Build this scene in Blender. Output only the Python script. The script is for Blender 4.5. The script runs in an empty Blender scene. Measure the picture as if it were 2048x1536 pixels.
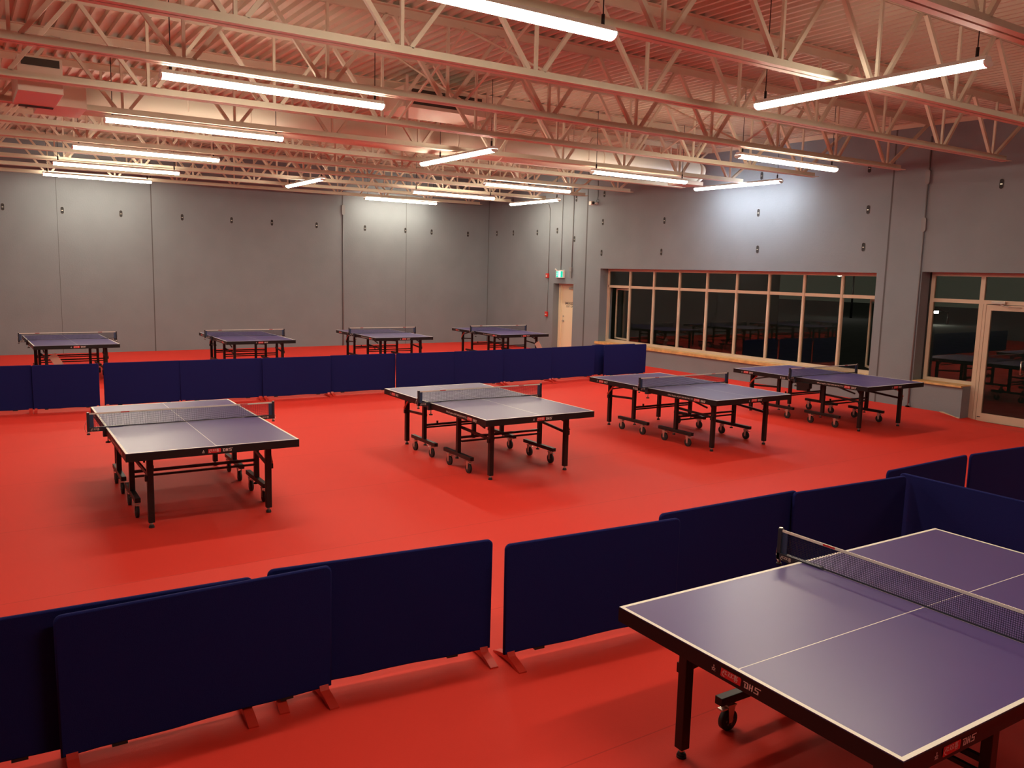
import bpy, bmesh, math, random
from mathutils import Vector, Matrix
PI = math.pi
C = bpy.context.scene.collection
random.seed(3)

# ------------------------------------------------------------ camera, world, exposure
cd = bpy.data.cameras.new('camera'); cam = bpy.data.objects.new('camera', cd); C.objects.link(cam)
cd.sensor_width = 36; cd.lens = 1660.917 * 36 / 2048; cd.clip_end = 300; cd.clip_start = .05
F_ = Vector((0.55069, 0.82405, -0.13295)); R_ = Vector((0.83302, -0.55269, 0.02477)); U_ = Vector((0.05307, 0.12439, 0.99081))
M = Matrix(((R_.x, U_.x, -F_.x), (R_.y, U_.y, -F_.y), (R_.z, U_.z, -F_.z)))
cam.matrix_world = Matrix.Translation((0, 0, 2.3947)) @ M.to_4x4()
bpy.context.scene.camera = cam
w = bpy.data.worlds.new('night'); bpy.context.scene.world = w; w.use_nodes = True
w.node_tree.nodes['Background'].inputs[0].default_value = (.021, .022, .0155, 1)
w.node_tree.nodes['Background'].inputs[1].default_value = 1.25
vs = bpy.context.scene.view_settings
vs.view_transform = 'Standard'; vs.look = 'None'; vs.exposure = 0.0; vs.gamma = 1.0; vs.use_curve_mapping = False
LAMP = 60.0            # strength of the tube lenses
LAMP_COL = (1.0, .86, .66, 1)
LAMP_COOL = (.93, .95, 1.0, 1)

# ------------------------------------------------------------ materials
def mat(name, col, rough=.5, metal=0, spec=.5, noise=None, bump=None, coat=0):
    m = bpy.data.materials.new(name); m.use_nodes = True
    nt = m.node_tree; b = nt.nodes['Principled BSDF']
    b.inputs['Base Color'].default_value = (*col, 1); b.inputs['Roughness'].default_value = rough
    b.inputs['Metallic'].default_value = metal; b.inputs['Specular IOR Level'].default_value = spec
    b.inputs['Coat Weight'].default_value = coat
    if noise or bump:
        tc = nt.nodes.new('ShaderNodeTexCoord')
    if noise:
        sc, amt = noise
        n = nt.nodes.new('ShaderNodeTexNoise'); n.inputs['Scale'].default_value = sc; n.inputs['Detail'].default_value = 5
        nt.links.new(tc.outputs['Object'], n.inputs['Vector'])
        r = nt.nodes.new('ShaderNodeMapRange'); r.inputs[1].default_value = .3; r.inputs[2].default_value = .7
        r.inputs[3].default_value = 1 - amt; r.inputs[4].default_value = 1 + amt
        nt.links.new(n.outputs['Fac'], r.inputs[0])
        mx = nt.nodes.new('ShaderNodeVectorMath'); mx.operation = 'SCALE'; mx.inputs[0].default_value = col
        nt.links.new(r.outputs[0], mx.inputs['Scale']); nt.links.new(mx.outputs[0], b.inputs['Base Color'])
    if bump:
        sc, st = bump
        n2 = nt.nodes.new('ShaderNodeTexNoise'); n2.inputs['Scale'].default_value = sc; n2.inputs['Detail'].default_value = 3
        nt.links.new(tc.outputs['Object'], n2.inputs['Vector'])
        bp = nt.nodes.new('ShaderNodeBump'); bp.inputs['Strength'].default_value = st; bp.inputs['Distance'].default_value = .01
        nt.links.new(n2.outputs['Fac'], bp.inputs['Height']); nt.links.new(bp.outputs[0], b.inputs['Normal'])
    return m
def emis(name, col, st):
    m = bpy.data.materials.new(name); m.use_nodes = True; nt = m.node_tree
    nt.nodes.remove(nt.nodes['Principled BSDF'])
    e = nt.nodes.new('ShaderNodeEmission'); e.inputs[0].default_value = col; e.inputs[1].default_value = st
    nt.links.new(e.outputs[0], nt.nodes['Material Output'].inputs[0]); return m

wallm = mat('painted_concrete', (.222, .255, .285), .75, noise=(1.3, .05), bump=(30, .25))
steel = mat('cream_steel_paint', (.69, .62, .49), .5, noise=(4, .04))
deckm = mat('painted_deck', (.63, .60, .48), .6)
ductm = mat('painted_duct', (.72, .65, .54), .45)
black = mat('black_powder_coat', (.012, .010, .010), .40, spec=.35)
apronm = mat('black_apron', (.012, .010, .011), .45, spec=.3)
rubber = mat('black_rubber', (.012, .011, .011), .6)
grey_plastic = mat('grey_hub', (.12, .12, .12), .4)
zinc = mat('zinc', (.62, .58, .52), .3, metal=.9)
topm = mat('table_top_blue', (.090, .064, .225), .32, spec=.65)
linem = mat('white_line', (.90, .88, .78), .45)
redp = mat('red_lever', (.55, .07, .03), .4)
bluef = mat('blue_fabric', (.010, .014, .110), .9, spec=.15, bump=(220, .3))
redfoot = mat('red_plastic', (.60, .035, .02), .35)
wood = mat('pine_sill', (.66, .40, .16), .5, noise=(7, .22))
alu = mat('beige_frame', (.66, .53, .40), .4, noise=(3, .04))
doorm = mat('cream_door', (.88, .76, .54), .45)
darkm = mat('dark_gap', (.03, .03, .03), .8)
jointm = mat('joint_caulk', (.10, .10, .105), .8)
pipem = mat('painted_conduit', (.21, .22, .235), .6)
greyb = mat('grey_box', (.24, .24, .25), .5)
firered = mat('alarm_red', (.62, .03, .02), .4)
whitep = mat('white_plastic', (.8, .78, .72), .4)
printw = mat('white_print', (.72, .62, .58), .5)
printr = mat('red_print', (.60, .02, .025), .5)
inkm = mat('dark_ink', (.04, .03, .03), .6)
tagm = mat('pale_card', (.70, .50, .40), .7)
silver = mat('silver_grille', (.045, .040, .032), .5)
tapem = mat('net_tape', (.82, .76, .68), .6)
bracket = mat('net_bracket', (.03, .035, .05), .35)
bluepost = mat('net_edge_band', (.03, .06, .14), .5)
housing = mat('lamp_housing', (.75, .72, .68), .4)
concrete = mat('asphalt', (.05, .05, .05), .9, noise=(3, .2))
facade = mat('neighbour_wall', (.22, .20, .14), .8)

lens_w = emis('lens_warm', LAMP_COL, LAMP)
lens_c = emis('lens_cool', LAMP_COOL, LAMP)
exit_g = emis('exit_green', (.02, .60, .38, 1), 1.3)
exit_w = emis('exit_white', (.70, 1.0, .92, 1), 1.6)
street = emis('street_lens', (1, .95, .8, 1), 60)

# floor: red sports vinyl laid in long sheets
floorm = mat('red_vinyl', (.70, .04, .025), .62, spec=.2)
def floor_nodes():
    nt = floorm.node_tree; b = nt.nodes['Principled BSDF']
    tc = nt.nodes.new('ShaderNodeTexCoord'); sp = nt.nodes.new('ShaderNodeSeparateXYZ')
    nt.links.new(tc.outputs['Object'], sp.inputs[0])
    def math_(op, a, b_=None):
        n = nt.nodes.new('ShaderNodeMath'); n.operation = op
        for i, v in enumerate((a, b_)):
            if v is None: continue
            if isinstance(v, (int, float)): n.inputs[i].default_value = v
            else: nt.links.new(v, n.inputs[i])
        return n.outputs[0]
    s = math_('PINGPONG', math_('ADD', sp.outputs['Y'], .62), .9)
    seam = math_('LESS_THAN', s, .004)
    n = nt.nodes.new('ShaderNodeTexNoise'); n.inputs['Scale'].default_value = .7; n.inputs['Detail'].default_value = 6
    nt.links.new(tc.outputs['Object'], n.inputs['Vector'])
    k = math_('ADD', math_('MULTIPLY', n.outputs['Fac'], .12), .94)
    k2 = math_('MULTIPLY', k, math_('SUBTRACT', 1.0, math_('MULTIPLY', seam, .22)))
    v = nt.nodes.new('ShaderNodeVectorMath'); v.operation = 'SCALE'; v.inputs[0].default_value = (.70, .038, .023)
    nt.links.new(k2, v.inputs['Scale']); nt.links.new(v.outputs[0], b.inputs['Base Color'])
    f = nt.nodes.new('ShaderNodeTexNoise'); f.inputs['Scale'].default_value = 180
    nt.links.new(tc.outputs['Object'], f.inputs['Vector'])
    bp = nt.nodes.new('ShaderNodeBump'); bp.inputs['Strength'].default_value = .25; bp.inputs['Distance'].default_value = .003
    nt.links.new(f.outputs['Fac'], bp.inputs['Height']); nt.links.new(bp.outputs[0], b.inputs['Normal'])
floor_nodes()

# net mesh: threads on a 12 mm grid, open between them
def net_material():
    m = bpy.data.materials.new('net_mesh'); m.use_nodes = True; nt = m.node_tree
    b = nt.nodes['Principled BSDF']; b.inputs['Base Color'].default_value = (.012, .016, .05, 1); b.inputs['Roughness'].default_value = .7
    tc = nt.nodes.new('ShaderNodeTexCoord'); sp = nt.nodes.new('ShaderNodeSeparateXYZ'); nt.links.new(tc.outputs['Object'], sp.inputs[0])
    outs = []
    for ax in ('X', 'Z'):
        p = nt.nodes.new('ShaderNodeMath'); p.operation = 'PINGPONG'; p.inputs[1].default_value = .0052
        nt.links.new(sp.outputs[ax], p.inputs[0])
        l = nt.nodes.new('ShaderNodeMath'); l.operation = 'LESS_THAN'; l.inputs[1].default_value = .0013
        nt.links.new(p.outputs[0], l.inputs[0]); outs.append(l.outputs[0])
    mx = nt.nodes.new('ShaderNodeMath'); mx.operation = 'MAXIMUM'
    nt.links.new(outs[0], mx.inputs[0]); nt.links.new(outs[1], mx.inputs[1])
    nt.links.new(mx.outputs[0], b.inputs['Alpha']); return m
netm = net_material()

# window glass: clear sheet, reflects by Fresnel
def glass_material():
    m = bpy.data.materials.new('window_glass'); m.use_nodes = True; nt = m.node_tree
    nt.nodes.remove(nt.nodes['Principled BSDF'])
    t = nt.nodes.new('ShaderNodeBsdfTransparent'); t.inputs[0].default_value = (.80, .86, .80, 1)
    g = nt.nodes.new('ShaderNodeBsdfGlossy'); g.inputs['Roughness'].default_value = .015
    fr = nt.nodes.new('ShaderNodeFresnel'); fr.inputs[0].default_value = 1.85
    mx = nt.nodes.new('ShaderNodeMixShader')
    nt.links.new(fr.outputs[0], mx.inputs[0]); nt.links.new(t.outputs[0], mx.inputs[1]); nt.links.new(g.outputs[0], mx.inputs[2])
    nt.links.new(mx.outputs[0], nt.nodes['Material Output'].inputs[0]); return m
glass = glass_material()

# ------------------------------------------------------------ mesh helpers
class MB:
    def __init__(s, *mats): s.bm = bmesh.new(); s.mats = list(mats)
    def _mi(s, m):
        if m is None: return 0
        if m not in s.mats: s.mats.append(m)
        return s.mats.index(m)
    def box(s, x0, x1, y0, y1, z0, z1, m=None, bev=0):
        r = bmesh.ops.create_cube(s.bm, size=1)
        vs_ = r['verts']
        for v in vs_:
            v.co = Vector(((x0 + x1) / 2 + v.co.x * (x1 - x0), (y0 + y1) / 2 + v.co.y * (y1 - y0), (z0 + z1) / 2 + v.co.z * (z1 - z0)))
        fs = {f for v in vs_ for f in v.link_faces}
        if bev:
            es = {e for v in vs_ for e in v.link_edges}
            rr = bmesh.ops.bevel(s.bm, geom=list(es), offset=bev, segments=2, affect='EDGES', profile=.5)
            fs = set(rr['faces']) | {f for f in fs if f.is_valid}
        mi = s._mi(m)
        for f in fs: f.material_index = mi
        return s
    def bar(s, a, b, wx, wz, m=None, up=(0, 0, 1)):
        a = Vector(a); b = Vector(b); d = (b - a).normalized(); u = Vector(up)
        if abs(d.dot(u)) > .99: u = Vector((1, 0, 0))
        sx = d.cross(u).normalized(); sz = sx.cross(d).normalized()
        vv = []
        for p in (a, b):
            for i, j in ((-1, -1), (1, -1), (1, 1), (-1, 1)): vv.append(s.bm.verts.new(p + sx * i * wx / 2 + sz * j * wz / 2))
        q = [(0, 1, 2, 3), (7, 6, 5, 4), (0, 4, 5, 1), (1, 5, 6, 2), (2, 6, 7, 3), (3, 7, 4, 0)]
        mi = s._mi(m)
        for t in q:
            f = s.bm.faces.new([vv[k] for k in t]); f.material_index = mi
        return s
    def cyl(s, a, b, r, r2=None, n=16, m=None, cap=True, smooth=True):
        a = Vector(a); b = Vector(b); d = (b - a).normalized(); r2 = r if r2 is None else r2
        u = Vector((0, 0, 1)) if abs(d.z) < .9 else Vector((1, 0, 0))
        sx = d.cross(u).normalized(); sy = sx.cross(d)
        r1s = [s.bm.verts.new(a + (sx * math.cos(t) + sy * math.sin(t)) * r) for t in [2 * PI * i / n for i in range(n)]]
        r2s = [s.bm.verts.new(b + (sx * math.cos(t) + sy * math.sin(t)) * r2) for t in [2 * PI * i / n for i in range(n)]]
        mi = s._mi(m)
        for i in range(n):
            f = s.bm.faces.new((r1s[i], r1s[(i + 1) % n], r2s[(i + 1) % n], r2s[i])); f.material_index = mi; f.smooth = smooth
        if cap:
            for ring in (r1s, r2s):
                f = s.bm.faces.new(ring); f.material_index = mi
        return s
    def tube(s, pts, r, n=8, m=None):
        pts = [Vector(p) for p in pts]
        for i in range(len(pts) - 1): s.cyl(pts[i], pts[i + 1], r, n=n, m=m)
        return s
    def prism(s, poly, axis, a0, a1, m=None, smooth=False):
        """poly: list of 2D points, extruded along axis ('x','y','z')"""
        def P(p, a):
            return {'x': (a, p[0], p[1]), 'y': (p[0], a, p[1]), 'z': (p[0], p[1], a)}[axis]
        A = [s.bm.verts.new(P(p, a0)) for p in poly]; B = [s.bm.verts.new(P(p, a1)) for p in poly]
        mi = s._mi(m); n = len(poly)
        for i in range(n):
            f = s.bm.faces.new((A[i], A[(i + 1) % n], B[(i + 1) % n], B[i])); f.material_index = mi; f.smooth = smooth
        for ring in (A, B):
            f = s.bm.faces.new(ring); f.material_index = mi
        return s
    def quad(s, pts, m=None):
        f = s.bm.faces.new([s.bm.verts.new(p) for p in pts]); f.material_index = s._mi(m); return s
    def build(s, name, parent=None, recalc=True):
        if recalc: bmesh.ops.recalc_face_normals(s.bm, faces=s.bm.faces)
        if s.mats and s.mats[0].name == 'window_glass':            # panes all face the room
            s.bm.normal_update(); bmesh.ops.reverse_faces(s.bm, faces=[f for f in s.bm.faces if f.normal.x > 0])
        me = bpy.data.meshes.new(name); s.bm.to_mesh(me); s.bm.free()
        for m in s.mats: me.materials.append(m)
        o = bpy.data.objects.new(name, me); C.objects.link(o)
        if parent is not None: o.parent = parent
        return o

def tag(o, label=None, cat=None, group=None, kind=None):
    if label: o['label'] = label
    if cat: o['category'] = cat
    if group: o['group'] = group
    if kind: o['kind'] = kind
    return o
def empty(name, loc=(0, 0, 0), rz=0, **k):
    o = bpy.data.objects.new(name, None); C.objects.link(o); o.empty_display_size = .1
    o.location = loc; o.rotation_euler = (0, 0, rz); tag(o, **k); return o
def recentre(o):
    """put the origin at the bottom centre of the mesh"""
    me = o.data; xs = [v.co for v in me.vertices]
    c = Vector(((min(v.x for v in xs) + max(v.x for v in xs)) / 2, (min(v.y for v in xs) + max(v.y for v in xs)) / 2, min(v.z for v in xs)))
    me.transform(Matrix.Translation(-c)); o.location = o.location + c; return o
def copy_tree(o, parent=None):
    c = o.copy(); C.objects.link(c); c.parent = parent
    for ch in o.children: copy_tree(ch, c)
    return c

# ------------------------------------------------------------ room shell
XR = 15.28; YB = 24.53; XL = -7.0; YF = -5.0
def zb(x, y): return 4.2426 + .00527 * x + .01033 * y          # underside of the joists (roof falls towards the front)
def zd(x, y): return zb(x, y) + .98                            # underside of the deck
def sm(t): t = max(0, min(1, t)); return t * t * (3 - 2 * t)
def floor_h(x, y): return -.10 * sm((x - 14.35) / .9) * sm((8.45 - y) / .75)

mb = MB(floorm)
xs = [XL, 0, 8, 13, 14.2] + [14.2 + .1 * i for i in range(1, 16)] + [15.9]
ys = [YF, 0, 3, 5, 6.5, 7.4] + [7.4 + .08 * i for i in range(1, 17)] + [9.5, 15, 20, YB + .3]
grid = [[mb.bm.verts.new((x, y, floor_h(x, y))) for y in ys] for x in xs]
for i in range(len(xs) - 1):
    for j in range(len(ys) - 1):
        f = mb.bm.faces.new((grid[i][j], grid[i + 1][j], grid[i + 1][j + 1], grid[i][j + 1])); f.smooth = True
tag(mb.build('floor'), 'bright red vinyl sports floor laid in long sheets', 'floor', kind='structure')

TOP = 5.9
mb = MB(wallm); mb.box(XL - .3, XR + .6, YB, YB + .3, -.3, TOP)
tag(mb.build('wall_back'), 'blue-grey painted concrete back wall with panel joints', 'wall', kind='structure')
Y1a, Y1b = 9.89, 18.48; Z1a, Z1b = .50, 2.57                    # ribbon window
Y2b = 8.95; Z2 = 2.60; Y2a = 5.6; Y2p = 7.98                    # storefront with door
YDa, YDb = 19.71, 20.71; ZD = 2.10                              # emergency door
XO = 15.75
mb = MB(wallm)
def wbox(y0, y1, z0, z1): mb.box(XR, XO, y0, y1, z0, z1)
wbox(YF, Y2a, -.4, TOP); wbox(Y2a, Y2b, Z2, TOP); wbox(Y2p, Y2b, -.4, .52); wbox(Y2b, Y1a, -.4, TOP)
wbox(Y1a, Y1b, -.4, Z1a - .04); wbox(Y1a, Y1b, Z1b, TOP); wbox(Y1b, YDa, -.4, TOP); wbox(YDa, YDb, ZD, TOP); wbox(YDb, YB, -.4, TOP)
tag(mb.build('wall_right'), 'grey painted concrete wall with the long ribbon window', 'wall', kind='structure')
mb = MB(wallm); mb.box(XL - .3, XL, YF, YB, -.3, TOP); tag(mb.build('wall_left'), kind='structure')
mb = MB(wallm); mb.box(XL - .3, XO, YF - .3, YF, -.3, TOP); tag(mb.build('wall_front'), kind='structure')

# ceiling: trapezoid steel deck, flutes along Y
mb = MB(deckm); pitch = .155
prof = []
x = XL
while x < XR + .1:
    prof += [(x, 0), (x + .040, 0), (x + .052, .05), (x + .143, .05)]; x += pitch
A = [mb.bm.verts.new((px, YF, zd(px, YF) + h)) for px, h in prof]; B = [mb.bm.verts.new((px, YB, zd(px, YB) + h)) for px, h in prof]
for i in range(len(prof) - 1): mb.bm.faces.new((A[i], A[i + 1], B[i + 1], B[i]))
tag(mb.build('ceiling'), 'corrugated painted steel roof deck', 'ceiling', kind='structure')

# ------------------------------------------------------------ trim on the walls: panel joints, ledger
tn = [0]
def trim(fn, m=jointm, label=None, cat=None):
    tn[0] += 1; b = MB(m); fn(b); o = b.build('trim_%d' % tn[0]); tag(o, label, cat, kind='structure'); return o
for xx, wd in ((2.24, .010), (4.5, .026), (9.98, .030), (12.15, .012)):
    trim(lambda b: b.box(xx - wd / 2, xx + wd / 2, YB - .004, YB + .01, 0, TOP - .3), label='vertical joint between back wall panels', cat='wall joint')
trim(lambda b: b.box(XR - .012, XR, YB - .012, YB, 0, TOP - .3), label='caulked corner joint', cat='wall joint')
for yy, wd in ((19.16, .05), (9.70, .03)):
    trim(lambda b: b.box(XR - .004, XR + .01, yy - wd / 2, yy + wd / 2, 0, TOP - .3), label='vertical joint between right wall panels', cat='wall joint')
tr = trim(lambda b: (b.box(XR - .09, XR - .002, YF, YB, -.01, 0), b.box(XR - .012, XR - .002, YF, YB, -.09, -.01)), steel, 'steel ledger angle carrying the deck along the right wall', 'ledger')
for v in tr.data.vertices: v.co.z += zd(XR, v.co.y) - .008
tr = trim(lambda b: (b.box(XL, XR, YB - .09, YB - .002, -.01, 0), b.box(XL, XR, YB - .012, YB - .002, -.09, -.01)), steel, 'steel ledger angle carrying the deck along the back wall', 'ledger')
for v in tr.data.vertices: v.co.z += zd(v.co.x, YB) - .008
# pale wedge of subfloor left uncovered at the foot of the low wall beside the glass door
trim(lambda b: b.prism([(8.36, .004), (8.02, -.10), (7.98, -.10), (7.98, -.055), (8.05, -.05), (8.30, .012)], 'x', XR - .03, XR - .001), mat('bare_ply', (.62, .47, .32), .7),
     'pale strip of bare floor edging below the low wall', 'floor edging')

# ------------------------------------------------------------ windows
XF = 15.56
def frame_bar(b, y0, y1, z0, z1, d=.06, x=XF): b.box(x, x + d, y0, y1, z0, z1)
win = empty('window_1', (XF, (Y1a + Y1b) / 2, Z1a), label='long ribbon window of nine bays with transom lights', cat='window', kind='structure')
def addp(b, name, par, label=None):
    o = b.build(name); o.parent = par; o.matrix_parent_inverse = Matrix.Translation(par.location).inverted()
    if label: o['label'] = label
    return o
nb = 9; step = (Y1b - Y1a) / nb; my = [Y1a + step * i for i in range(nb + 1)]
ZT = 2.075
b = MB(alu); frame_bar(b, Y1a, Y1b, Z1b - .07, Z1b); frame_bar(b, Y1a, Y1b, Z1a, Z1a + .07)
frame_bar(b, Y1a, Y1a + .06, Z1a + .07, Z1b - .07); frame_bar(b, Y1b - .07, Y1b, Z1a + .07, Z1b - .07)
addp(b, 'window_frame', win)
b = MB(alu)
for i in range(nb):
    frame_bar(b, my[i] + .03, my[i + 1] - .03, ZT - .035, ZT + .035, .058)
addp(b, 'transom_rail', win)
for i in range(1, nb):
    b = MB(alu); frame_bar(b, my[i] - .032, my[i] + .032, Z1a + .07, Z1b - .07, .058); b.box(XF - .012, XF, my[i] - .022, my[i] + .022, Z1a + .07, Z1b - .07)
    addp(b, 'mullion', win)
for i in range(nb):
    y0, y1 = my[i] + .03, my[i + 1] - .03
    if i == nb - 1: y1 -= .04
    b = MB(glass); b.quad([(XF + .03, y0, ZT + .03), (XF + .03, y1, ZT + .03), (XF + .03, y1, Z1b - .07), (XF + .03, y0, Z1b - .07)])
    addp(b, 'window_pane', win)
    if i not in (0, nb - 1):
        b = MB(glass); b.quad([(XF + .03, y0, Z1a + .07), (XF + .03, y1, Z1a + .07), (XF + .03, y1, ZT - .035), (XF + .03, y0, ZT - .035)])
        addp(b, 'window_pane', win)
def sash(hy, ang, w_, hand, label):
    """outward opening casement hinged at y=hy; hand=+1 leaf runs towards +y when closed"""
    z0, z1 = Z1a + .08, ZT - .05; t = .045
    b = MB(alu)
    b.box(0, .04, 0, t, z0, z1); b.box(0, .04, w_ - t, w_, z0, z1); b.box(0, .04, t, w_ - t, z0, z0 + t); b.box(0, .04, t, w_ - t, z1 - t, z1)
    o = b.build('sash_frame')
    g = MB(glass); g.quad([(.02, t, z0 + t), (.02, w_ - t, z0 + t), (.02, w_ - t, z1 - t), (.02, t, z1 - t)]); go = g.build('sash_pane')
    rot = Matrix.Translation((XF + .05, hy, 0)) @ Matrix.Rotation(-hand * ang, 4, 'Z') @ (Matrix.Identity(4) if hand > 0 else Matrix.Scale(-1, 4, (0, 1, 0)))
    for q in (o, go): q.data.transform(rot)
    if hand < 0: o.data.flip_normals()
    o.parent = win; o.matrix_parent_inverse = Matrix.Translation(win.location).inverted(); o['label'] = label
    go.parent = o
sash(my[8] + .04, math.radians(14), .84, 1, 'casement sash standing ajar, far left bay')
sash(my[0] + .07, math.radians(42), .80, 1, 'casement sash swung wide open, right bay')
b = MB(wood); b.box(XR - .045, XF, Y1a, Y1b, Z1a - .04, Z1a, bev=.004); b.box(XR - .045, XR - .002, Y1b, Y1b + .10, Z1a - .04, Z1a); b.box(XR - .05, XR - .002, Y1a, Y1b + .10, Z1a - .07, Z1a - .04)
addp(b, 'window_sill', win, 'rough pine sill board')

win2 = empty('window_2', (XF, 8.45, .52), label='storefront window beside the glass door', cat='window', kind='structure')
b = MB(alu); frame_bar(b, Y2a, Y2b - .04, Z2 - .07, Z2); frame_bar(b, Y2b - .11, Y2b - .04, .52, Z2 - .07); frame_bar(b, Y2p, Y2b - .11, .52, .60)
addp(b, 'window_frame', win2)
b = MB(darkm); b.box(XF + .002, XF + .05, Y2b - .04, Y2b, .52, Z2); addp(b, 'shim_gap', win2, 'dark gap between frame and wall')
b = MB(alu); frame_bar(b, 7.90, 7.98, -.15, Z2 - .07); b.box(XF, XF + .06, 7.845, 7.895, -.15, 2.04); addp(b, 'mullion', win2)
b = MB(alu); frame_bar(b, Y2a, 7.90, 2.04, 2.11, .058); frame_bar(b, 7.98, Y2b - .11, 2.04, 2.11, .058); addp(b, 'transom_rail', win2)
for (y0, y1, z0, z1) in ((7.98, Y2b - .11, .60, 2.04), (7.98, Y2b - .11, 2.11, Z2 - .07), (Y2a, 7.90, 2.11, Z2 - .07), (Y2a, 6.75, -.1, 2.04)):
    g = MB(glass); g.quad([(XF + .03, y0, z0), (XF + .03, y1, z0), (XF + .03, y1, z1), (XF + .03, y0, z1)]); addp(g, 'window_pane', win2)
b = MB(alu); frame_bar(b, 6.75, 6.85, -.15, 2.04); addp(b, 'mullion', win2)
b = MB(wood); b.box(XR - .05, XF, Y2p + .005, Y2b - .02, .50, .54, bev=.004); addp(b, 'window_sill', win2, 'pale wooden sill board')

door = empty('door_2', (XF, 7.4, -.1), label='glazed entrance door in a beige metal frame', cat='door', kind='structure')
DZ0 = -.10
b = MB(alu); b.box(XF + .005, XF + .05, 7.755, 7.84, DZ0, 2.03); b.box(XF + .005, XF + .05, 6.86, 6.95, DZ0, 2.03)
b.box(XF + .005, XF + .05, 6.95, 7.755, 1.93, 2.03); b.box(XF + .005, XF + .05, 6.95, 7.755, DZ0, .05); b.box(XF - .04, XF + .06, 6.86, 7.90, -.15, DZ0)
addp(b, 'door_frame', door)
g = MB(glass); g.quad([(XF + .03, 6.95, .05), (XF + .03, 7.755, .05), (XF + .03, 7.755, 1.93), (XF + .03, 6.95, 1.93)]); addp(g, 'door_pane', door)
b = MB(zinc); b.tube([(XF, 7.115, 1.06), (XF - .07, 7.115, 1.06), (XF - .07, 7.115, .84), (XF, 7.115, .84)], .012, m=None); addp(b, 'pull_handle', door, 'bright metal pull handle')
b = MB(zinc); b.box(XF - .05, XF, 7.50, 7.74, 2.045, 2.10, bev=.006); b.bar((XF - .03, 7.58, 2.04), (XF - .10, 7.40, 2.0), .02, .012); b.bar((XF - .10, 7.40, 2.0), (XF, 7.24, 2.0), .02, .012)
addp(b, 'door_closer', door)
b = MB(inkm); b.box(XF + .002, XF + .006, 7.76, 7.82, -.03, -.015); addp(b, 'maker_plate', door)

# emergency door
d1 = empty('door_1', (15.5, 20.2, 0), label='cream emergency exit door deep in the wall', cat='door', kind='structure')
b = MB(doorm); b.box(15.50, 15.60, 20.61, 20.71, 0, ZD); b.box(15.50, 15.60, 19.71, 19.77, 0, ZD); b.box(15.50, 15.60, 19.77, 20.61, 2.04, ZD)
b.box(15.53, 15.545, 20.585, 20.61, 0, 2.04)
addp(b, 'door_frame', d1)
b = MB(doorm); b.box(15.545, 15.59, 19.775, 20.60, .01, 2.035, bev=.002); addp(b, 'door_leaf', d1)
b = MB(zinc); b.cyl((15.545, 20.50, .96), (15.53, 20.50, .96), .033); b.cyl((15.53, 20.50, .96), (15.485, 20.50, .96), .011); b.box(15.475, 15.495, 20.38, 20.51, .95, .972, bev=.004)
b.cyl((15.545, 20.50, 1.1), (15.53, 20.50, 1.1), .025)
addp(b, 'lever_handle', d1, 'metal lever handle and lock')
b = MB(zinc); b.box(15.49, 15.545, 19.95, 20.2, 1.93, 1.99, bev=.005); b.bar((15.51, 20.1, 1.99), (15.46, 19.9, 2.02), .02, .01); b.bar((15.46, 19.9, 2.02), (15.52, 19.8, 2.05), .02, .01); addp(b, 'door_closer', d1)

def text_mesh(s, size, depth=.0):
    cu = bpy.data.curves.new('t', 'FONT'); cu.body = s; cu.size = size; cu.align_x = 'CENTER'; cu.align_y = 'CENTER'; cu.extrude = depth; cu.offset = size * .012
    o = bpy.data.objects.new('t', cu); C.objects.link(o); bpy.context.view_layer.update()
    me = bpy.data.meshes.new_from_object(o.evaluated_get(bpy.context.evaluated_depsgraph_get()))
    bpy.data.objects.remove(o); return me
def place_text(s, size, M4, m, name, par=None, label=None):
    me = text_mesh(s, size); me.transform(M4); me.materials.clear(); me.materials.append(m)
    o = bpy.data.objects.new(name, me); C.objects.link(o)
    if par is not None: o.parent = par
    if label: o['label'] = label
    return o
RX = Matrix.Rotation(PI / 2, 4, 'X')
ML = Matrix.Rotation(-PI / 2, 4, 'Z') @ RX       # reads from the -x side
MR = Matrix.Rotation(PI / 2, 4, 'Z') @ RX        # reads from the +x side
for s_, z_, sz in (('EMERGENCY', 1.50, .105), ('EXIT ONLY', 1.41, .088)):
    o = place_text(s_, sz, Matrix.Translation((15.543, 20.14, z_)) @ ML, inkm, 'door_lettering', None, 'dark stencilled lettering on the door')
    o.parent = d1; o.matrix_parent_inverse = Matrix.Translation(d1.location).inverted()

# ------------------------------------------------------------ things fixed to the right wall
ex = empty('exit_sign', (XR, 20.32, 2.27), label='lit green and white running man exit sign above the emergency door', cat='exit sign')
b = MB(whitep); b.box(-.075, 0, -.19, .19, 0, .22, bev=.008); b.box(-.05, 0, -.05, .05, .22, .235); b.build('sign_case', ex)
b = MB(exit_g); b.quad([(-.0765, .165, .02), (-.0765, .055, .02), (-.0765, .055, .20), (-.0765, .165, .20)]); b.quad([(-.0765, -.055, .02), (-.0765, -.165, .02), (-.0765, -.165, .20), (-.0765, -.055, .20)])
b.build('green_panel', ex)
b = MB(exit_w); b.quad([(-.0764, .055, .02), (-.0764, -.055, .02), (-.0764, -.055, .20), (-.0764, .055, .20)])
pw = b.build('white_panel', ex)
b = MB(exit_w, exit_w)
for (a0, a1, w0) in (((.11, .165), (.11, .10), .016), ((.11, .10), (.135, .05), .014), ((.11, .10), (.08, .055), .014), ((.112, .15), (.085, .125), .011), ((.112, .15), (.14, .13), .011)):
    b.bar((-.0775, a0[0], a0[1]), (-.0775, a1[0], a1[1]), .001, w0, up=(1, 0, 0))
b.cyl((-.077, .108, .183), (-.078, .108, .183), .011, n=12); b.build('running_figure', ex)
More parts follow.
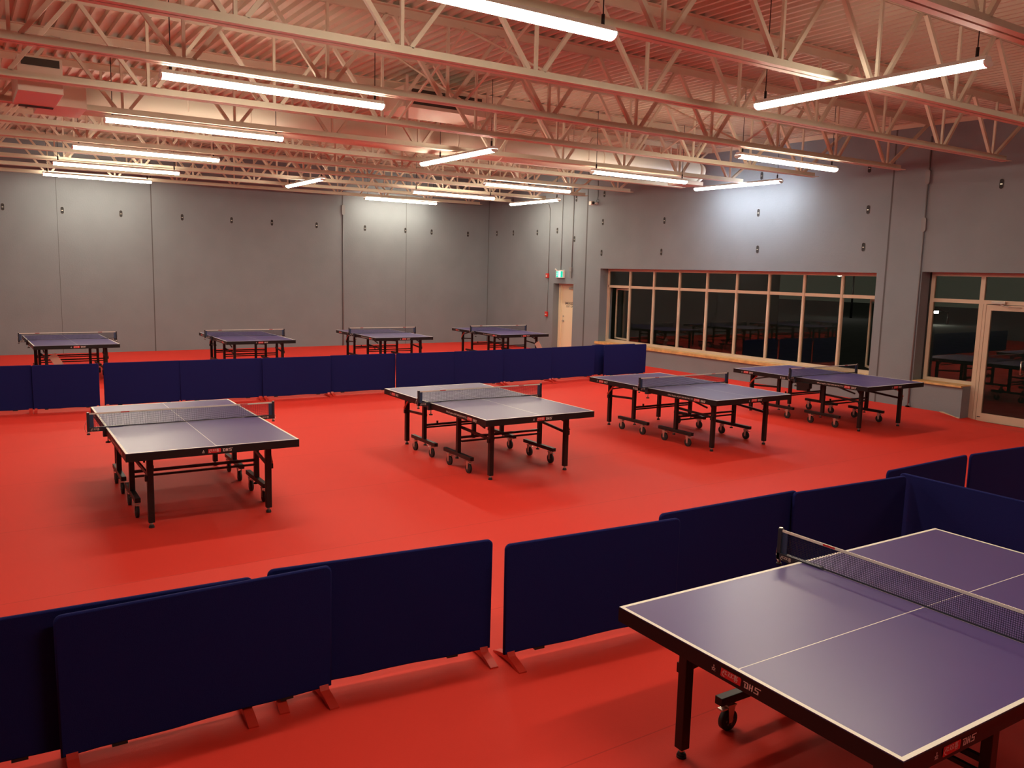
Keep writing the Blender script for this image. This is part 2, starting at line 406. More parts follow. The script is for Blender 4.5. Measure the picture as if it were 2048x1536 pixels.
b = MB(whitep); b.cyl((-.04, .17, .22), (-.05, .20, .25), .014); b.cyl((-.05, .20, .25), (-.085, .215, .255), .018, .024); b.cyl((-.04, -.17, .22), (-.05, -.19, .24), .012); b.build('lamp_head', ex)

def on_wall(name, build, loc, label, cat, group=None):
    o = empty(name, loc, label=label, cat=cat, group=group); build(o); return o
def strobe(o):
    b = MB(firered); b.box(-.06, 0, -.06, .06, 0, .14, bev=.006); b.build('case', o)
    b = MB(whitep); b.box(-.075, -.06, -.02, .02, .03, .09, bev=.004); b.build('strobe_lens', o)
on_wall('fire_alarm_strobe', strobe, (XR, 21.0, 2.26), 'red fire alarm strobe box on the conduit left of the exit sign', 'fire alarm')
def pull(o):
    b = MB(firered); b.box(-.05, 0, -.06, .06, 0, .15, bev=.006); b.build('case', o)
    b = MB(whitep); b.box(-.062, -.05, -.035, .035, .05, .075, bev=.003); b.build('pull_lever', o)
on_wall('fire_alarm_pull', pull, (XR, 21.0, 1.07), 'red fire alarm pull station low on the conduit left of the door', 'fire alarm')
def box_(o):
    b = MB(greyb); b.box(-.06, 0, -.06, .06, 0, .13, bev=.004); b.build('case', o)
    b = MB(greyb); b.box(-.045, 0, -.035, .035, -.18, 0, bev=.004); b.build('relay_box', o)
on_wall('junction_box', box_, (XR, 19.82, 2.47), 'small grey junction box right of the exit sign', 'junction box')
b = MB(pipem); b.tube([(XR - .015, 20.98, 1.22), (XR - .015, 20.98, 2.26)], .010); b.tube([(XR - .015, 20.98, 2.4), (XR - .015, 20.98, 4.35), (XR - .015, 21.05, 4.5), (XR - .05, 21.5, 4.62)], .010)
tag(recentre(b.build('conduit')), 'thin conduit rising from the red alarm boxes to the roof', 'conduit', 'wall conduits')
b = MB(pipem); b.tube([(XR - .015, 20.34, 2.51), (XR - .015, 20.34, 5.1)], .011)
tag(recentre(b.build('conduit')), 'thin conduit rising from the exit sign to the roof', 'conduit', 'wall conduits')
b = MB(pipem); b.tube([(XR - .015, 19.80, 2.60), (XR - .015, 19.80, 5.1)], .017)
tag(recentre(b.build('conduit')), 'conduit rising from the grey junction box to the roof', 'conduit', 'wall conduits')
# conduit with two long oval bodies beside the storefront
b = MB(pipem); b.tube([(XR - .022, 8.985, .03), (XR - .022, 8.985, 5.1)], .016, n=10)
cn = recentre(b.build('conduit')); tag(cn, 'tall conduit with two oval bodies left of the glass door', 'conduit')
for zz in (3.48, 4.36):
    b = MB(greyb); n_ = 10
    poly = [(.045 * math.cos(t), .09 * (1 if math.sin(t) > 0 else -1) + .045 * math.sin(t)) for t in [2 * PI * i / 20 + .01 for i in range(20)]]
    b.prism(poly, 'x', -.045, 0); o = b.build('conduit_body'); o.parent = cn; o.location = (0.02, 0, zz - .03)
b = MB(pipem); b.box(-.03, .0, -.05, .05, -.03, .0); b.prism([(-.05, -.03), (.05, -.03), (.018, .05), (-.018, .05)], 'x', -.03, 0); o = b.build('conduit_foot'); o.parent = cn; o.location = (.02, 0, .0)
# camera
cm = empty('security_camera', (XR, 18.72, 4.36), label='small white security camera with loose cable high above the window', cat='camera')
b = MB(whitep); b.cyl((0, 0, .04), (-.05, 0, .04), .035); b.cyl((-.05, 0, .04), (-.11, .05, .04), .014); b.build('bracket', cm)
b = MB(whitep); b.box(-.19, -.07, .05, .17, -.01, .10, bev=.012); b.build('camera_body', cm)
b = MB(rubber); b.cyl((-.13, .05, .045), (-.13, .02, .045), .04); b.build('lens_hood', cm)
b = MB(rubber); b.tube([(-.06, 0, .08), (-.03, -.03, .16), (-.012, -.02, .24), (-.012, 0, .75)], .006); b.tube([(-.02, 0, .03), (-.03, -.09, .06), (-.02, -.08, .13), (-.03, -.02, .16)], .005); b.build('cable', cm)
# conduit on back wall
b = MB(pipem); b.tube([(9.99, YB - .02, 0.02), (9.99, YB - .02, 4.25)], .016)
cn2 = recentre(b.build('conduit')); tag(cn2, 'vertical conduit on the joint in the middle of the back wall', 'conduit')
b = MB(greyb); b.prism([(.05 * math.cos(t), .10 * (1 if math.sin(t) > 0 else -1) + .05 * math.sin(t)) for t in [2 * PI * i / 20 + .01 for i in range(20)]], 'y', -.05, 0)
o = b.build('conduit_body'); o.parent = cn2; o.location = (0, .02, 4.15)

# cast-in lifting pockets
pocket_holes = MB(darkm)
def pocket_mesh():
    b = MB(darkm)
    pts = [(.036 * math.cos(t), .05 * (1 if math.sin(t) >= 0 else -1) + .036 * math.sin(t)) for t in [2 * PI * i / 24 + .01 for i in range(24)]]
    b.prism([(p[0] * 1.12, p[1] * 1.08) for p in pts], 'y', -.006, 0, greyb)
    b.prism(pts, 'y', -.008, -.006, darkm)  # shade of the hollow drawn as a dark face, wall not recessed
    b.box(-.018, .018, -.016, -.008, -.012, .004, zinc)
    return b
def pocket(loc, side, label, proto=[None]):
    if proto[0] is None:
        o = pocket_mesh().build('anchor_pocket'); proto[0] = o
    else:
        o = proto[0].copy(); C.objects.link(o)
    o.location = loc; o.rotation_euler = (0, 0, 0 if side == 'b' else -PI / 2)
    tag(o, label, 'wall anchor', 'anchor pockets in the walls')
bx = [1.05, 2.36, 3.74, 5.29, 6.63, 7.79, 9.15, 10.72, 12.12, 13.07, 14.45]
ordn = ['first', 'second', 'third', 'fourth', 'fifth', 'sixth', 'seventh', 'eighth', 'ninth', 'tenth', 'eleventh']
for i, xx in enumerate(bx):
    pocket((xx, YB, 3.70 - .006 * i), 'b', 'dark oval anchor pocket in the back wall, %s from the left' % ordn[i], )
rp = [(24.0, 3.69, 'nearest the room corner'), (23.0, 3.68, 'second from the room corner'), (21.64, 3.66, 'third from the room corner'), (20.59, 3.69, 'between the two thin conduits above the exit sign'),
      (19.73, 3.42, 'just right of the junction box conduit'), (19.70, 4.59, 'high beside the junction box conduit'), (18.45, 3.87, 'below the security camera, upper of two'),
      (18.43, 4.64, 'above and right of the security camera'), (18.46, 3.01, 'just above the left end of the ribbon window'), (15.98, 3.82, 'second column from the camera, upper of two'),
      (16.04, 3.02, 'second column from the camera, lower of two'), (12.95, 3.88, 'in the brightest patch of light, upper of two'), (12.92, 4.70, 'above the lamp near the window wall'),
      (12.91, 3.06, 'in the brightest patch of light, lower of two'), (10.19, 3.82, 'left of the right-hand wall joint, middle one'), (10.23, 3.08, 'above the right end of the ribbon window'),
      (10.23, 4.63, 'left of the right-hand wall joint, topmost'), (7.65, 4.14, 'high above the glass door')]
for y_, z_, t_ in rp: pocket((XR, y_, z_), 'r', 'oval anchor pocket in the window wall, ' + t_)

# ------------------------------------------------------------ roof joists
NODE = [2.0 + 1.493 * k for k in range(-5, 9)]
JX0, JX1 = -5.9, 14.41
def make_joist():
    root = empty('roof_joist', (0, 0, 0), cat='roof joist')
    def Z(x, h): return .00527 * x + h
    def sl(b, x0, x1, y0, y1, z0, z1):
        a = len(b.bm.verts); b.box(x0, x1, y0, y1, z0, z1); b.bm.verts.ensure_lookup_table()
        for v in b.bm.verts[a:]: v.co.z += .00527 * v.co.x
    b = MB(steel); sl(b, JX0, JX1, .012, .078, 0, .009); sl(b, JX0, JX1, -.078, -.012, 0, .009)
    sl(b, JX0, JX1 - .06, .012, .021, .009, .082); sl(b, JX0, JX1 - .06, -.021, -.012, .009, .082); b.build('bottom_chord', root)
    b = MB(steel); sl(b, JX0, XR - .01, .012, .085, .970, .979); sl(b, JX0, XR - .01, -.085, -.012, .970, .979)
    sl(b, JX0, XR - .01, .012, .021, .880, .970); sl(b, JX0, XR - .01, -.021, -.012, .880, .970)
    b.build('top_chord', root)
    def strut(name, a, c, w_):
        b = MB(steel); b.bar((a[0], 0, Z(a[0], a[1])), (c[0], 0, Z(c[0], c[1])), w_, w_, up=(0, 1, 0)); b.build(name, root)
    for k, n_ in enumerate(NODE):
        strut('web_diagonal', (n_ - .09, .078), (n_ - .70, .886), .044)
        strut('web_vertical', (n_, .078), (n_, .884), .032)
        if k < len(NODE) - 1: strut('web_diagonal', (n_ + .09, .078), (n_ + .70, .886), .042)
        else: strut('web_diagonal', (n_ + .09, .078), (XR - .14, .886), .046)
    return root
J0 = 7.172; JS = 1.829
jr = make_joist()
jl = {9: 'nearest the back wall', 8: 'second out from the back wall', 7: 'third out from the back wall', 6: 'fourth out from the back wall', 5: 'fifth out from the back wall',
      4: 'just behind the round duct', 3: 'just in front of the round duct', 2: 'crossing just before the louvred duct box', 1: 'third in front of the round duct',
      0: 'whose end hangs near the glass door', -1: 'passing behind the slanting lamp at top right', -2: 'crossing the top right corner', -3: 'overhead, next behind the top right corner joist', -4: 'overhead, farthest towards the camera'}
for i in range(-3, 10):
    o = jr if i == -3 else copy_tree(jr)
    y_ = J0 + JS * i
    o.location = (0, y_, zb(0, y_)); tag(o, 'cream open web roof joist ' + jl[i], 'roof joist', 'roof joists')
# bridging between the joists
def bridging(xc, i, label):
    y0 = J0 + JS * i; y1 = y0 + JS
    b = MB(steel)
    b.bar((xc, y0 + .01, zb(xc, y0) + .07), (xc, y1 - .01, zb(xc, y1) + .90), .022, .022); b.bar((xc + .03, y0 + .01, zb(xc, y0) + .90), (xc + .03, y1 - .01, zb(xc, y1) + .07), .022, .022)
    tag(recentre(b.build('joist_bridging')), label, 'bridging', 'cross bridging')
br = {0: 'above the slanting lamp', 1: 'behind the slanting lamp', 4: 'behind the round duct', 6: 'third bay from the back wall', 8: 'last bay before the back wall'}
for xc, side in ((5.2, 'left'), (10.15, 'right')):
    for i in (0, 1, 4, 6, 8):
        bridging(xc, i, 'crossed steel bridging rods between two joists, %s row, %s' % (side, br[i]))

# ------------------------------------------------------------ ducts
YD = 13.57
du = empty('round_duct', (0, YD, 4.45), label='long painted round air duct running between the joists', cat='duct')
b = MB(ductm); b.cyl((1.4, 0, .27), (13.75, 0, .27), .255, n=40); b.build('duct_pipe', du)
for xx in (3.9, 7.6, 8.6, 11.0):
    b = MB(ductm); b.cyl((xx, 0, .27), (xx + .035, 0, .27), .262, n=40); b.build('joint_band', du)
b = MB(ductm); b.cyl((13.75, 0, .27), (13.95, 0, .24), .255, .20, n=40); b.cyl((13.95, 0, .24), (14.0, 0, .22), .20, .12, n=40); b.box(13.25, 13.85, -.24, .24, -.05, .03); b.build('end_cap', du)
for xx in (10.6, 6.2, 3.0, 13.0):
    b = MB(ductm); b.cyl((xx, -.26, .2), (xx, -.26, .96), .008); b.cyl((xx, .26, .2), (xx, .26, .96), .008); b.cyl((xx, -.26, .2), (xx, .26, .2), .008, n=8); b.build('hanger_strap', du)
bxo = empty('duct_box', (.94, 11.9, 4.31), label='boxy duct plenum with a dark louvre, left end of the round duct', cat='duct')
b = MB(ductm); b.box(-.24, .22, -.58, .50, .01, .40, bev=.004); b.build('duct_casing', bxo)
b = MB(silver); b.box(-.20, .19, -.590, -.582, .30, .385); b.build('louvre', bxo)
b = MB(darkm); b.box(-.18, .20, .40, .50, -.004, -.001); b.build('bottom_slot', bxo)
b = MB(ductm); b.box(.05, .6, .55, 1.405, .06, .34, bev=.004); b.build('duct_branch', bxo)
bx2 = empty('air_unit', (6.4, 11.95, 4.80), label='boxy air unit with dark grilles hung in the joists near the middle', cat='air unit')
b = MB(ductm); b.box(-.75, .75, -.42, .45, 0, .30, bev=.005); b.build('unit_casing', bx2)
b = MB(silver); b.box(-.62, .60, -.43, -.421, .17, .27); b.build('grille', bx2)
b = MB(silver); b.box(-.62, .20, -.43, -.421, .05, .11); b.build('grille', bx2)
for xx in (-.7, .7):
    b = MB(ductm); b.box(xx - .02, xx + .02, -.44, -.425, -.30, .45); b.build('strap', bx2)

# ------------------------------------------------------------ lamps
LL = 2.44
def make_lamp(lm):
    root = empty('linear_lamp', (0, 0, 0))
    b = MB(housing); b.prism([(-.064, .004), (.064, .004), (.062, .010), (.032, .045), (-.032, .045), (-.062, .010)], 'x', -LL / 2, LL / 2); b.build('lamp_housing', root)
    b = MB(lm); pts = [(.066 * math.cos(t), .042 * math.sin(t) - .008) for t in [PI - .20 + (PI + .40) * i / 16 for i in range(17)]]
    b.prism(pts, 'x', -LL / 2 + .01, LL / 2 - .01); b.build('lamp_lens', root)
    for s_ in (-1, 1):
        b = MB(whitep); b.prism([(.068 * math.cos(t), .044 * math.sin(t) - .008) for t in [PI - .20 + (PI + .40) * i / 16 for i in range(17)]], 'x', s_ * (LL / 2 - .01), s_ * (LL / 2 + .008)); b.build('end_cap', root)
        b = MB(black); b.cyl((s_ * 1.12, 0, .055), (s_ * 1.12, 0, 1.10), .005, n=8); b.cyl((s_ * 1.12, 0, .055), (s_ * 1.12, 0, .13), .014, n=10); b.build('hanger_rod', root)
    return root
lw = make_lamp(lens_w); lc = make_lamp(lens_c); used = {}
def zl(x, y): return 4.24 + .0085 * (y - 9)
def lamp(x, y, rz, label, cool=False, z=None, rod=0):
    p = lc if cool else lw
    if p.name in used: o = copy_tree(p)
    else: o = p; used[p.name] = 1
    z = zl(x, y) if z is None else z
    o.location = (x, y, z + .050); o.rotation_euler = (0, 0, rz)
    if rod:
        [q for q in o.children if q.name.startswith('hanger_rod')][1].location = (rod, 0, 0)
    tag(o, label, 'ceiling lamp', 'linear ceiling lamps')
H = PI / 2
lamp(3.15, 5.25, 0, 'bright linear lamp cut by the top edge of the view')
lamp(3.04, 9.24, 0, 'bright linear lamp in the left row, nearest one fully in view')
lamp(3.00, 12.72, 0, 'bright linear lamp in the left row, second from the front')
lamp(2.99, 16.35, 0, 'bright linear lamp in the left row, third from the front')
lamp(2.97, 19.6, 0, 'bright linear lamp in the left row, fourth from the front')
lamp(3.08, 23.30, 0, 'bright linear lamp in the left row, last before the back wall', z=4.425)
lamp(11.62, 23.82, 0, 'linear lamp in the right row, last before the back wall', z=4.472)
lamp(11.0, 19.40, 0, 'linear lamp in the right row, second from the back wall')
lamp(11.42, 16.6, 0, 'linear lamp in the right row, middle of five', z=4.36)
lamp(11.26, 12.50, 0, 'linear lamp in the right row, fourth from the back wall')
lamp(11.43, 9.13, 0, 'linear lamp in the right row, nearest the glass door')
lamp(7.18, 12.62, H, 'lengthwise lamp hanging in the middle of the hall', rod=-.55)
lamp(7.2, 20.1, H, 'small looking lengthwise lamp far back in the middle', z=4.40)
lamp(14.56, 13.02, H, 'lengthwise lamp throwing the bright patch on the window wall', cool=True, z=4.40)
lamp(14.25, 20.40, H, 'lengthwise lamp near the far room corner', z=4.42)
lamp(7.33, 5.10, H, 'large slanting lengthwise lamp at top right')
for q, (x_, y_) in enumerate(((-3.2, 5.25), (-3.2, 12.7), (-3.2, 19.6), (3.1, 1.2), (11.3, 1.4))):
    lamp(x_, y_, 0, 'linear lamp out of view, %s' % ('left front', 'left middle', 'left rear', 'behind the camera', 'front right corner')[q])

# ------------------------------------------------------------ printed marks
def strokes(b, segs, M4, m, lift=0.0):
    for (x0, y0, x1, y1, w_) in segs:
        d = Vector((x1 - x0, y1 - y0)); n = Vector((-d.y, d.x)).normalized() * w_ / 2
        pts = [(x0 + n.x, y0 + n.y), (x1 + n.x, y1 + n.y), (x1 - n.x, y1 - n.y), (x0 - n.x, y0 - n.y)]
        b.quad([M4 @ Vector((p[0], p[1], lift)) for p in pts], m)
def arc(cx, cy, rx, ry, a0, a1, w_, n=8):
    P = [(cx + rx * math.cos(a0 + (a1 - a0) * i / n), cy + ry * math.sin(a0 + (a1 - a0) * i / n)) for i in range(n + 1)]
    return [(P[i][0], P[i][1], P[i + 1][0], P[i + 1][1], w_) for i in range(n)]
def sh(segs, k=.12): return [(a + b * k, b, c + d * k, d, w_) for a, b, c, d, w_ in segs]
# letters on a unit of 1 = letter height
DHS = sh([(-.25, .92, .62, .92, .16), (.12, .0, .12, .72, .24), (.62, .1, .62, .92, .24), (.0, .07, .70, .07, .16),
          (1.02, 0, 1.02, 1.0, .24), (1.48, 0, 1.48, 1.0, .24), (1.02, .48, 1.48, .48, .16),
          (1.95, .92, 3.05, .92, .16), (2.05, .92, 2.05, .50, .24), (1.95, .52, 2.65, .52, .16), (2.60, .52, 2.60, .06, .24), (1.80, .06, 2.70, .06, .16)])
# three character seal-style wordmark (hong shuang xi) in brush strokes, unit height 1, about 3.4 wide
HSX = [(.05, .55, .35, .95, .09), (.35, .70, .10, .42, .09), (.42, .85, .80, .85, .10), (.60, .85, .60, .42, .10), (.40, .42, .85, .42, .10),
       (1.00, .88, 1.38, .88, .10), (1.35, .88, 1.02, .30, .10), (1.05, .66, 1.38, .30, .10), (1.50, .88, 1.88, .88, .10), (1.85, .88, 1.52, .30, .10), (1.55, .66, 1.92, .30, .10),
       (2.05, .92, 2.85, .92, .09), (2.45, 1.05, 2.45, .75, .10), (2.15, .76, 2.75, .76, .08), (2.20, .62, 2.70, .62, .08), (2.20, .62, 2.20, .48, .08), (2.70, .62, 2.70, .48, .08), (2.05, .46, 2.88, .46, .09),
       (2.22, .34, 2.70, .34, .08), (2.22, .12, 2.70, .12, .08), (2.22, .34, 2.22, .12, .08), (2.70, .34, 2.70, .12, .08)] + arc(.35, .45, .42, .45, PI * .95, PI * 1.55, .11)
EMB = arc(0, .35, .40, .32, PI * .98, PI * 2.02, .10) + [(.0, .35, .05, 1.0, .10), (-.42, .36, .42, .36, .08), (-.2, .2, .2, .55, .09), (-.5, -.1, .5, -.1, .07)] + arc(.05, .82, .12, .12, 0, 2 * PI, .07, 8)
def sc(segs, k, dx, dy): return [(a * k + dx, b_ * k + dy, c * k + dx, d * k + dy, w_ * k) for a, b_, c, d, w_ in segs]
def mark(b, M4, emblem=True, wide=1.0):
    if emblem: strokes(b, sc(EMB, .024, -.150, -.010), M4, printw)
    pl = [(-.110, -.017), (-.106, .019), (.002, .019), (.006, .012), (.002, -.018), (-.104, -.020)]
    b.bm.faces.new([b.bm.verts.new(M4 @ Vector((p[0], p[1], 0))) for p in pl]).material_index = b._mi(printr)
    strokes(b, sc(HSX, .030, -.098, -.014), M4, printw, .0006)
    strokes(b, sc(DHS, .028, .022, -.014), M4, printw)

# ------------------------------------------------------------ table
HW, HL, ZT_ = .7625, 1.37, .76
def make_table():
    root = empty('table_tennis_table', (0, 0, 0))
    for s_ in (-1, 1):
        b = MB(topm, linem)
        y0, y1 = (.003, HL) if s_ > 0 else (-HL, -.003)
        b.box(-HW, HW, y0, y1, .738, ZT_ - .0008, linem if False else topm)
        zt = ZT_
        ye = HL * s_
        def q(xa, xb, ya, yb, m): b.quad([(xa, ya, zt), (xb, ya, zt), (xb, yb, zt), (xa, yb, zt)], m)
        yi, yo = sorted((0.003 * s_, (HL - .02) * s_)); yl = sorted(((HL - .02) * s_, HL * s_))
        q(-HW, HW, yl[0], yl[1], linem); q(-HW, -HW + .02, yi, yo, linem); q(HW - .02, HW, yi, yo, linem)
        q(-.0023, .0023, yi, yo, linem); q(-HW + .02, -.0023, yi, yo, topm); q(.0023, HW - .02, yi, yo, topm)
        top = b.build('table_top_half', root)
        # apron frame
        b = MB(apronm); ya, yb = sorted((.02 * s_, HL * s_)); t = .022; z0, z1 = .685, .738
        b.box(-HW, -HW + t, ya, yb, z0, z1); b.box(HW - t, HW, ya, yb, z0, z1)
        ea, eb = sorted(((HL - t) * s_, HL * s_)); b.box(-HW + t, HW - t, ea, eb, z0, z1)
        b.box(-HW + t, HW - t, *sorted((.02 * s_, .045 * s_)), .70, z1)
        b.box(-HW - .0015, HW + .0015, *sorted(((HL - .001) * s_, (HL + .0015) * s_)), z0, .7555)
        b.box(-HW - .0015, -HW, ya, yb, .738, .7555); b.box(HW, HW + .0015, ya, yb, .738, .7555)
        ap = b.build('apron', root)
        e = .0025
        RZ = {-1: Matrix.Identity(4), 1: Matrix.Rotation(PI, 4, 'Z')}[s_]
        for M4, em in ((Matrix.Translation((.03, -HL - e, .720)) @ RX, True), (Matrix.Translation((HW + e, -1.02, .720)) @ MR, True), (Matrix.Translation((-HW - e, -1.06, .716)) @ ML, False)):
            b = MB(printw, printr); mark(b, RZ @ M4, emblem=em); b.build('printed_mark', ap, recalc=False)
        place_text('Official Supplier of 2017 2018 2019 W.T.T.C.', .0275, RZ @ Matrix.Translation((-HW - e, -.69, .718)) @ ML, printw, 'printed_text', ap)
        place_text('T1223', .042, RZ @ Matrix.Translation((HW + e, -.26, .712)) @ MR, printw, 'printed_text', ap)
        for sx in (-1, 1):
            X = .535 * sx; Y = 1.115 * s_
            b = MB(black); b.box(X - .027, X + .027, Y - .027, Y + .027, .05, .735, bev=.004); lg = b.build('leg', root)
            b = MB(zinc, rubber); b.cyl((X, Y, .022), (X, Y, .05), .013, m=zinc); b.cyl((X, Y, .012), (X, Y, .026), .024, .019, m=rubber); b.cyl((X, Y, 0), (X, Y, .012), .025, .025, m=rubber); b.build('levelling_foot', lg)
            XP = .60 * sx; YP = .46 * s_
            b = MB(black); b.box(XP - .024, XP + .024, YP - .026, YP + .026, .205, .735, bev=.003); b.build('post', root)
            b = MB(black); ya2, yb2 = sorted((.12 * s_, .80 * s_)); b.box(XP - .025, XP + .025, ya2, yb2, .160, .205, bev=.003); bmn = b.build('caster_beam', root)
            b = MB(rubber, zinc); b.cyl((XP, YP - .03 * s_, .135), (XP, YP - .03 * s_, .160), .008, m=zinc); b.cyl((XP, YP - .03 * s_, .122), (XP, YP - .03 * s_, .136), .025, .02, m=rubber); b.build('levelling_foot', bmn)
            for yw in (.24, .72):
                W = yw * s_; b = MB(rubber, grey_plastic, zinc)
                b.cyl((XP - .014, W, .058), (XP + .014, W, .058), .058, n=24, m=rubber)
                b.cyl((XP - .0165, W, .058), (XP + .0165, W, .058), .036, n=20, m=rubber)
                for k in range(6):
                    a = k * PI / 3; cy, cz = W + .024 * math.cos(a), .058 + .024 * math.sin(a)
                    b.cyl((XP - .0172, cy, cz), (XP + .0172, cy, cz), .0065, n=8, m=grey_plastic)
                b.cyl((XP - .024, W, .058), (XP + .024, W, .058), .009, n=10, m=zinc)
                for e_ in (-1, 1):
                    b.prism([(W - .012, .048), (W + .012, .048), (W + .030, .145), (W - .020, .145)], 'x', XP + e_ * .021 - .0015, XP + e_ * .021 + .0015, zinc)
                b.box(XP - .026, XP + .026, W - .028, W + .034, .142, .150, zinc); b.cyl((XP, W, .150), (XP, W, .160), .018, m=zinc)
                b.box(XP - .018, XP + .018, *sorted((W + .02 * s_, W + .065 * s_)), .126, .134, zinc)
                b.build('caster', bmn)
            # folding linkage
            b = MB(black); b.bar((XP - .03 * sx, YP, .515), (X, Y - .02 * s_, .475), .018, .032); b.build('link_bar', root)
            b = MB(black); b.bar((X + .03 * sx, 1.02 * s_ , .60), (X + .03 * sx, .58 * s_, .695), .016, .022); b.build('brace', root)
            if sx * s_ < 0:
                b = MB(redp); b.bar((X + .035 * sx, .97 * s_, .672), (X + .035 * sx, 1.145 * s_, .50), .008, .026); b.cyl((X + .02 * sx, 1.0 * s_, .64), (X + .045 * sx, 1.0 * s_, .64), .014); b.build('release_lever', root)
            b = MB(black); b.box(*sorted((X + .027 * sx, X + .045 * sx)), Y - .02, Y + .02, .44, .49); b.build('leg_catch', root)
            b = MB(black); b.bar((X, Y - .10 * s_, .69), (X, Y - .02 * s_, .60), .012, .03); b.build('gusset', root)
        b = MB(black); b.bar((-.58, .46 * s_, .385), (.58, .46 * s_, .385), .026, .026); b.box(-.42, -.40, .46 * s_ - .01, .46 * s_ + .01, .398, .43); b.build('crossbar', root)
        b = MB(black); b.bar((-.58, .50 * s_, .345), (.58, .50 * s_, .345), .020, .020); b.build('crossbar', root)
    # net with its posts
    b = MB(netm); b.quad([(-.90, 0, .763), (.90, 0, .763), (.90, 0, .9135), (-.90, 0, .9135)]); net = b.build('net', root, recalc=False)
    b = MB(tapem, printr); b.box(-.905, .905, -.0035, .0035, .898, .9125); b.box(-.62, -.54, -.0042, .0042, .900, .9105, printr); b.box(.56, .64, -.0042, .0042, .900, .9105, printr); b.build('net_tape', net)
    b = MB(bracket, tapem); b.box(-.90, .90, -.003, .003, .7625, .770); b.box(-.74, .74, -.0025, .0025, .7602, .7622, tapem); b.build('net_cord', net)
    for sx in (-1, 1):
        b = MB(bracket); b.box(*sorted((.905 * sx, .930 * sx)), -.014, .014, .728, .918, bev=.003); b.cyl((.918 * sx, 0, .918), (.918 * sx, 0, .922), .012, m=zinc); b.build('net_post', net)
        b = MB(bluepost); b.box(*sorted((.868 * sx, .904 * sx)), -.0035, .0035, .770, .898); b.build('net_end_band', net)
        b = MB(bracket, zinc)
        b.prism([(.93 * sx, .728), (.93 * sx, .768), (.62 * sx, .772), (.60 * sx, .7605), (.766 * sx, .7605), (.772 * sx, .725)], 'y', -.014, .014, bracket)
        b.box(*sorted((.70 * sx, .775 * sx)), -.020, .020, .668, .684, bracket); b.box(*sorted((.766 * sx, .790 * sx)), -.020, .020, .668, .762, bracket)
        b.cyl((.745 * sx, 0, .61), (.745 * sx, 0, .668), .006, m=zinc); b.cyl((.745 * sx, 0, .602), (.745 * sx, 0, .614), .024, m=rubber)
        b.cyl((.918 * sx, 0, .700), (.918 * sx, 0, .728), .010, m=zinc); b.cyl((.918 * sx, 0, .695), (.918 * sx, 0, .705), .016, m=rubber)
        if sx > 0: b.tube([(.925 * sx, .0, .80), (.940 * sx, .01, .77), (.948 * sx, .01, .74), (.935 * sx, 0, .72)], .0018, n=6, m=zinc)
        else: b.tube([(.925 * sx, .0, .85), (.945 * sx, .01, .80), (.950 * sx, .01, .75), (.935 * sx, 0, .72)], .0018, n=6, m=zinc)
        b.build('net_clamp', net)
        b = MB(printw); T = Matrix.Translation((0, -.0146, 0))
        strokes(b, sc(HSX, .026, (.79 if sx > 0 else -.895), .734), Matrix.Translation((0, -.0148, 0)) @ RX, printw)
        strokes(b, sc(HSX, .026, (.79 if sx < 0 else -.895), .734), Matrix.Rotation(PI, 4, 'Z') @ Matrix.Translation((0, -.0148, 0)) @ RX, printw)
        b.build('printed_mark', net, recalc=False)
    return root
tb = make_table()
TABLES = [(4.016, 2.182, -PI / 2 - .0218, 'table tennis table with purple blue top in the right foreground, inside the nearest barriers'),
          (1.929, 9.027, -.0219, 'leftmost table tennis table of the middle row, its near half washed by lamp glare'),
          (5.604, 9.072, -.0149, 'table tennis table of the middle row, second from the left, greyish blue top'),
          (9.175, 8.982, -.0120, 'table tennis table of the middle row, third from the left, blue top'),
          (12.526, 8.953, -.0132, 'table tennis table of the middle row, nearest the ribbon window'),
          (1.919, 19.775, .0135, 'table tennis table by the back wall, leftmost of four'),
          (5.607, 19.739, -.0235, 'table tennis table by the back wall, second of four from the left'),
          (9.108, 19.688, -.0323, 'table tennis table by the back wall, third of four from the left'),
          (12.662, 19.683, -.0263, 'table tennis table by the back wall, nearest the emergency door')]
for i, (x_, y_, a_, l_) in enumerate(TABLES):
    o = tb if i == 0 else copy_tree(tb)
    o.location = (x_, y_, 0); o.rotation_euler = (0, 0, a_); tag(o, l_, 'table tennis table', 'table tennis tables')

# small dark ball holder clipped under the table nearest the window
b = MB(black); b.prism([(-.30, .64), (-.30, .60), (-.27, .585), (-.27, .555), (-.06, .545), (-.05, .66), (-.05, .685), (-.30, .685)], 'x', -.80, -.72)
o = recentre(b.build('hanging_pouch')); o.location = o.location + Vector((12.526, 8.953, 0)); tag(o, 'small dark pouch hanging under the edge of the table by the window', 'pouch')
# papers hanging from back row tables
def paper(x_, y_, z_, rz, tilt, label):
    b = MB(tagm); b.box(-.075, .075, -.002, .002, -.26, 0); b.cyl((0, 0, -.01), (0, 0, .03), .003, n=6, m=zinc)
    o = b.build('paper_tag'); o.location = (x_, y_, z_); o.rotation_euler = (0, tilt, rz); tag(o, label, 'paper tag', 'paper tags')
paper(1.50, 18.72, .55, -.1, -.55, 'pale card hanging below the leftmost back row table')
paper(13.14, 18.50, .52, -.1, -.55, 'pale card hanging below the back row table nearest the emergency door')

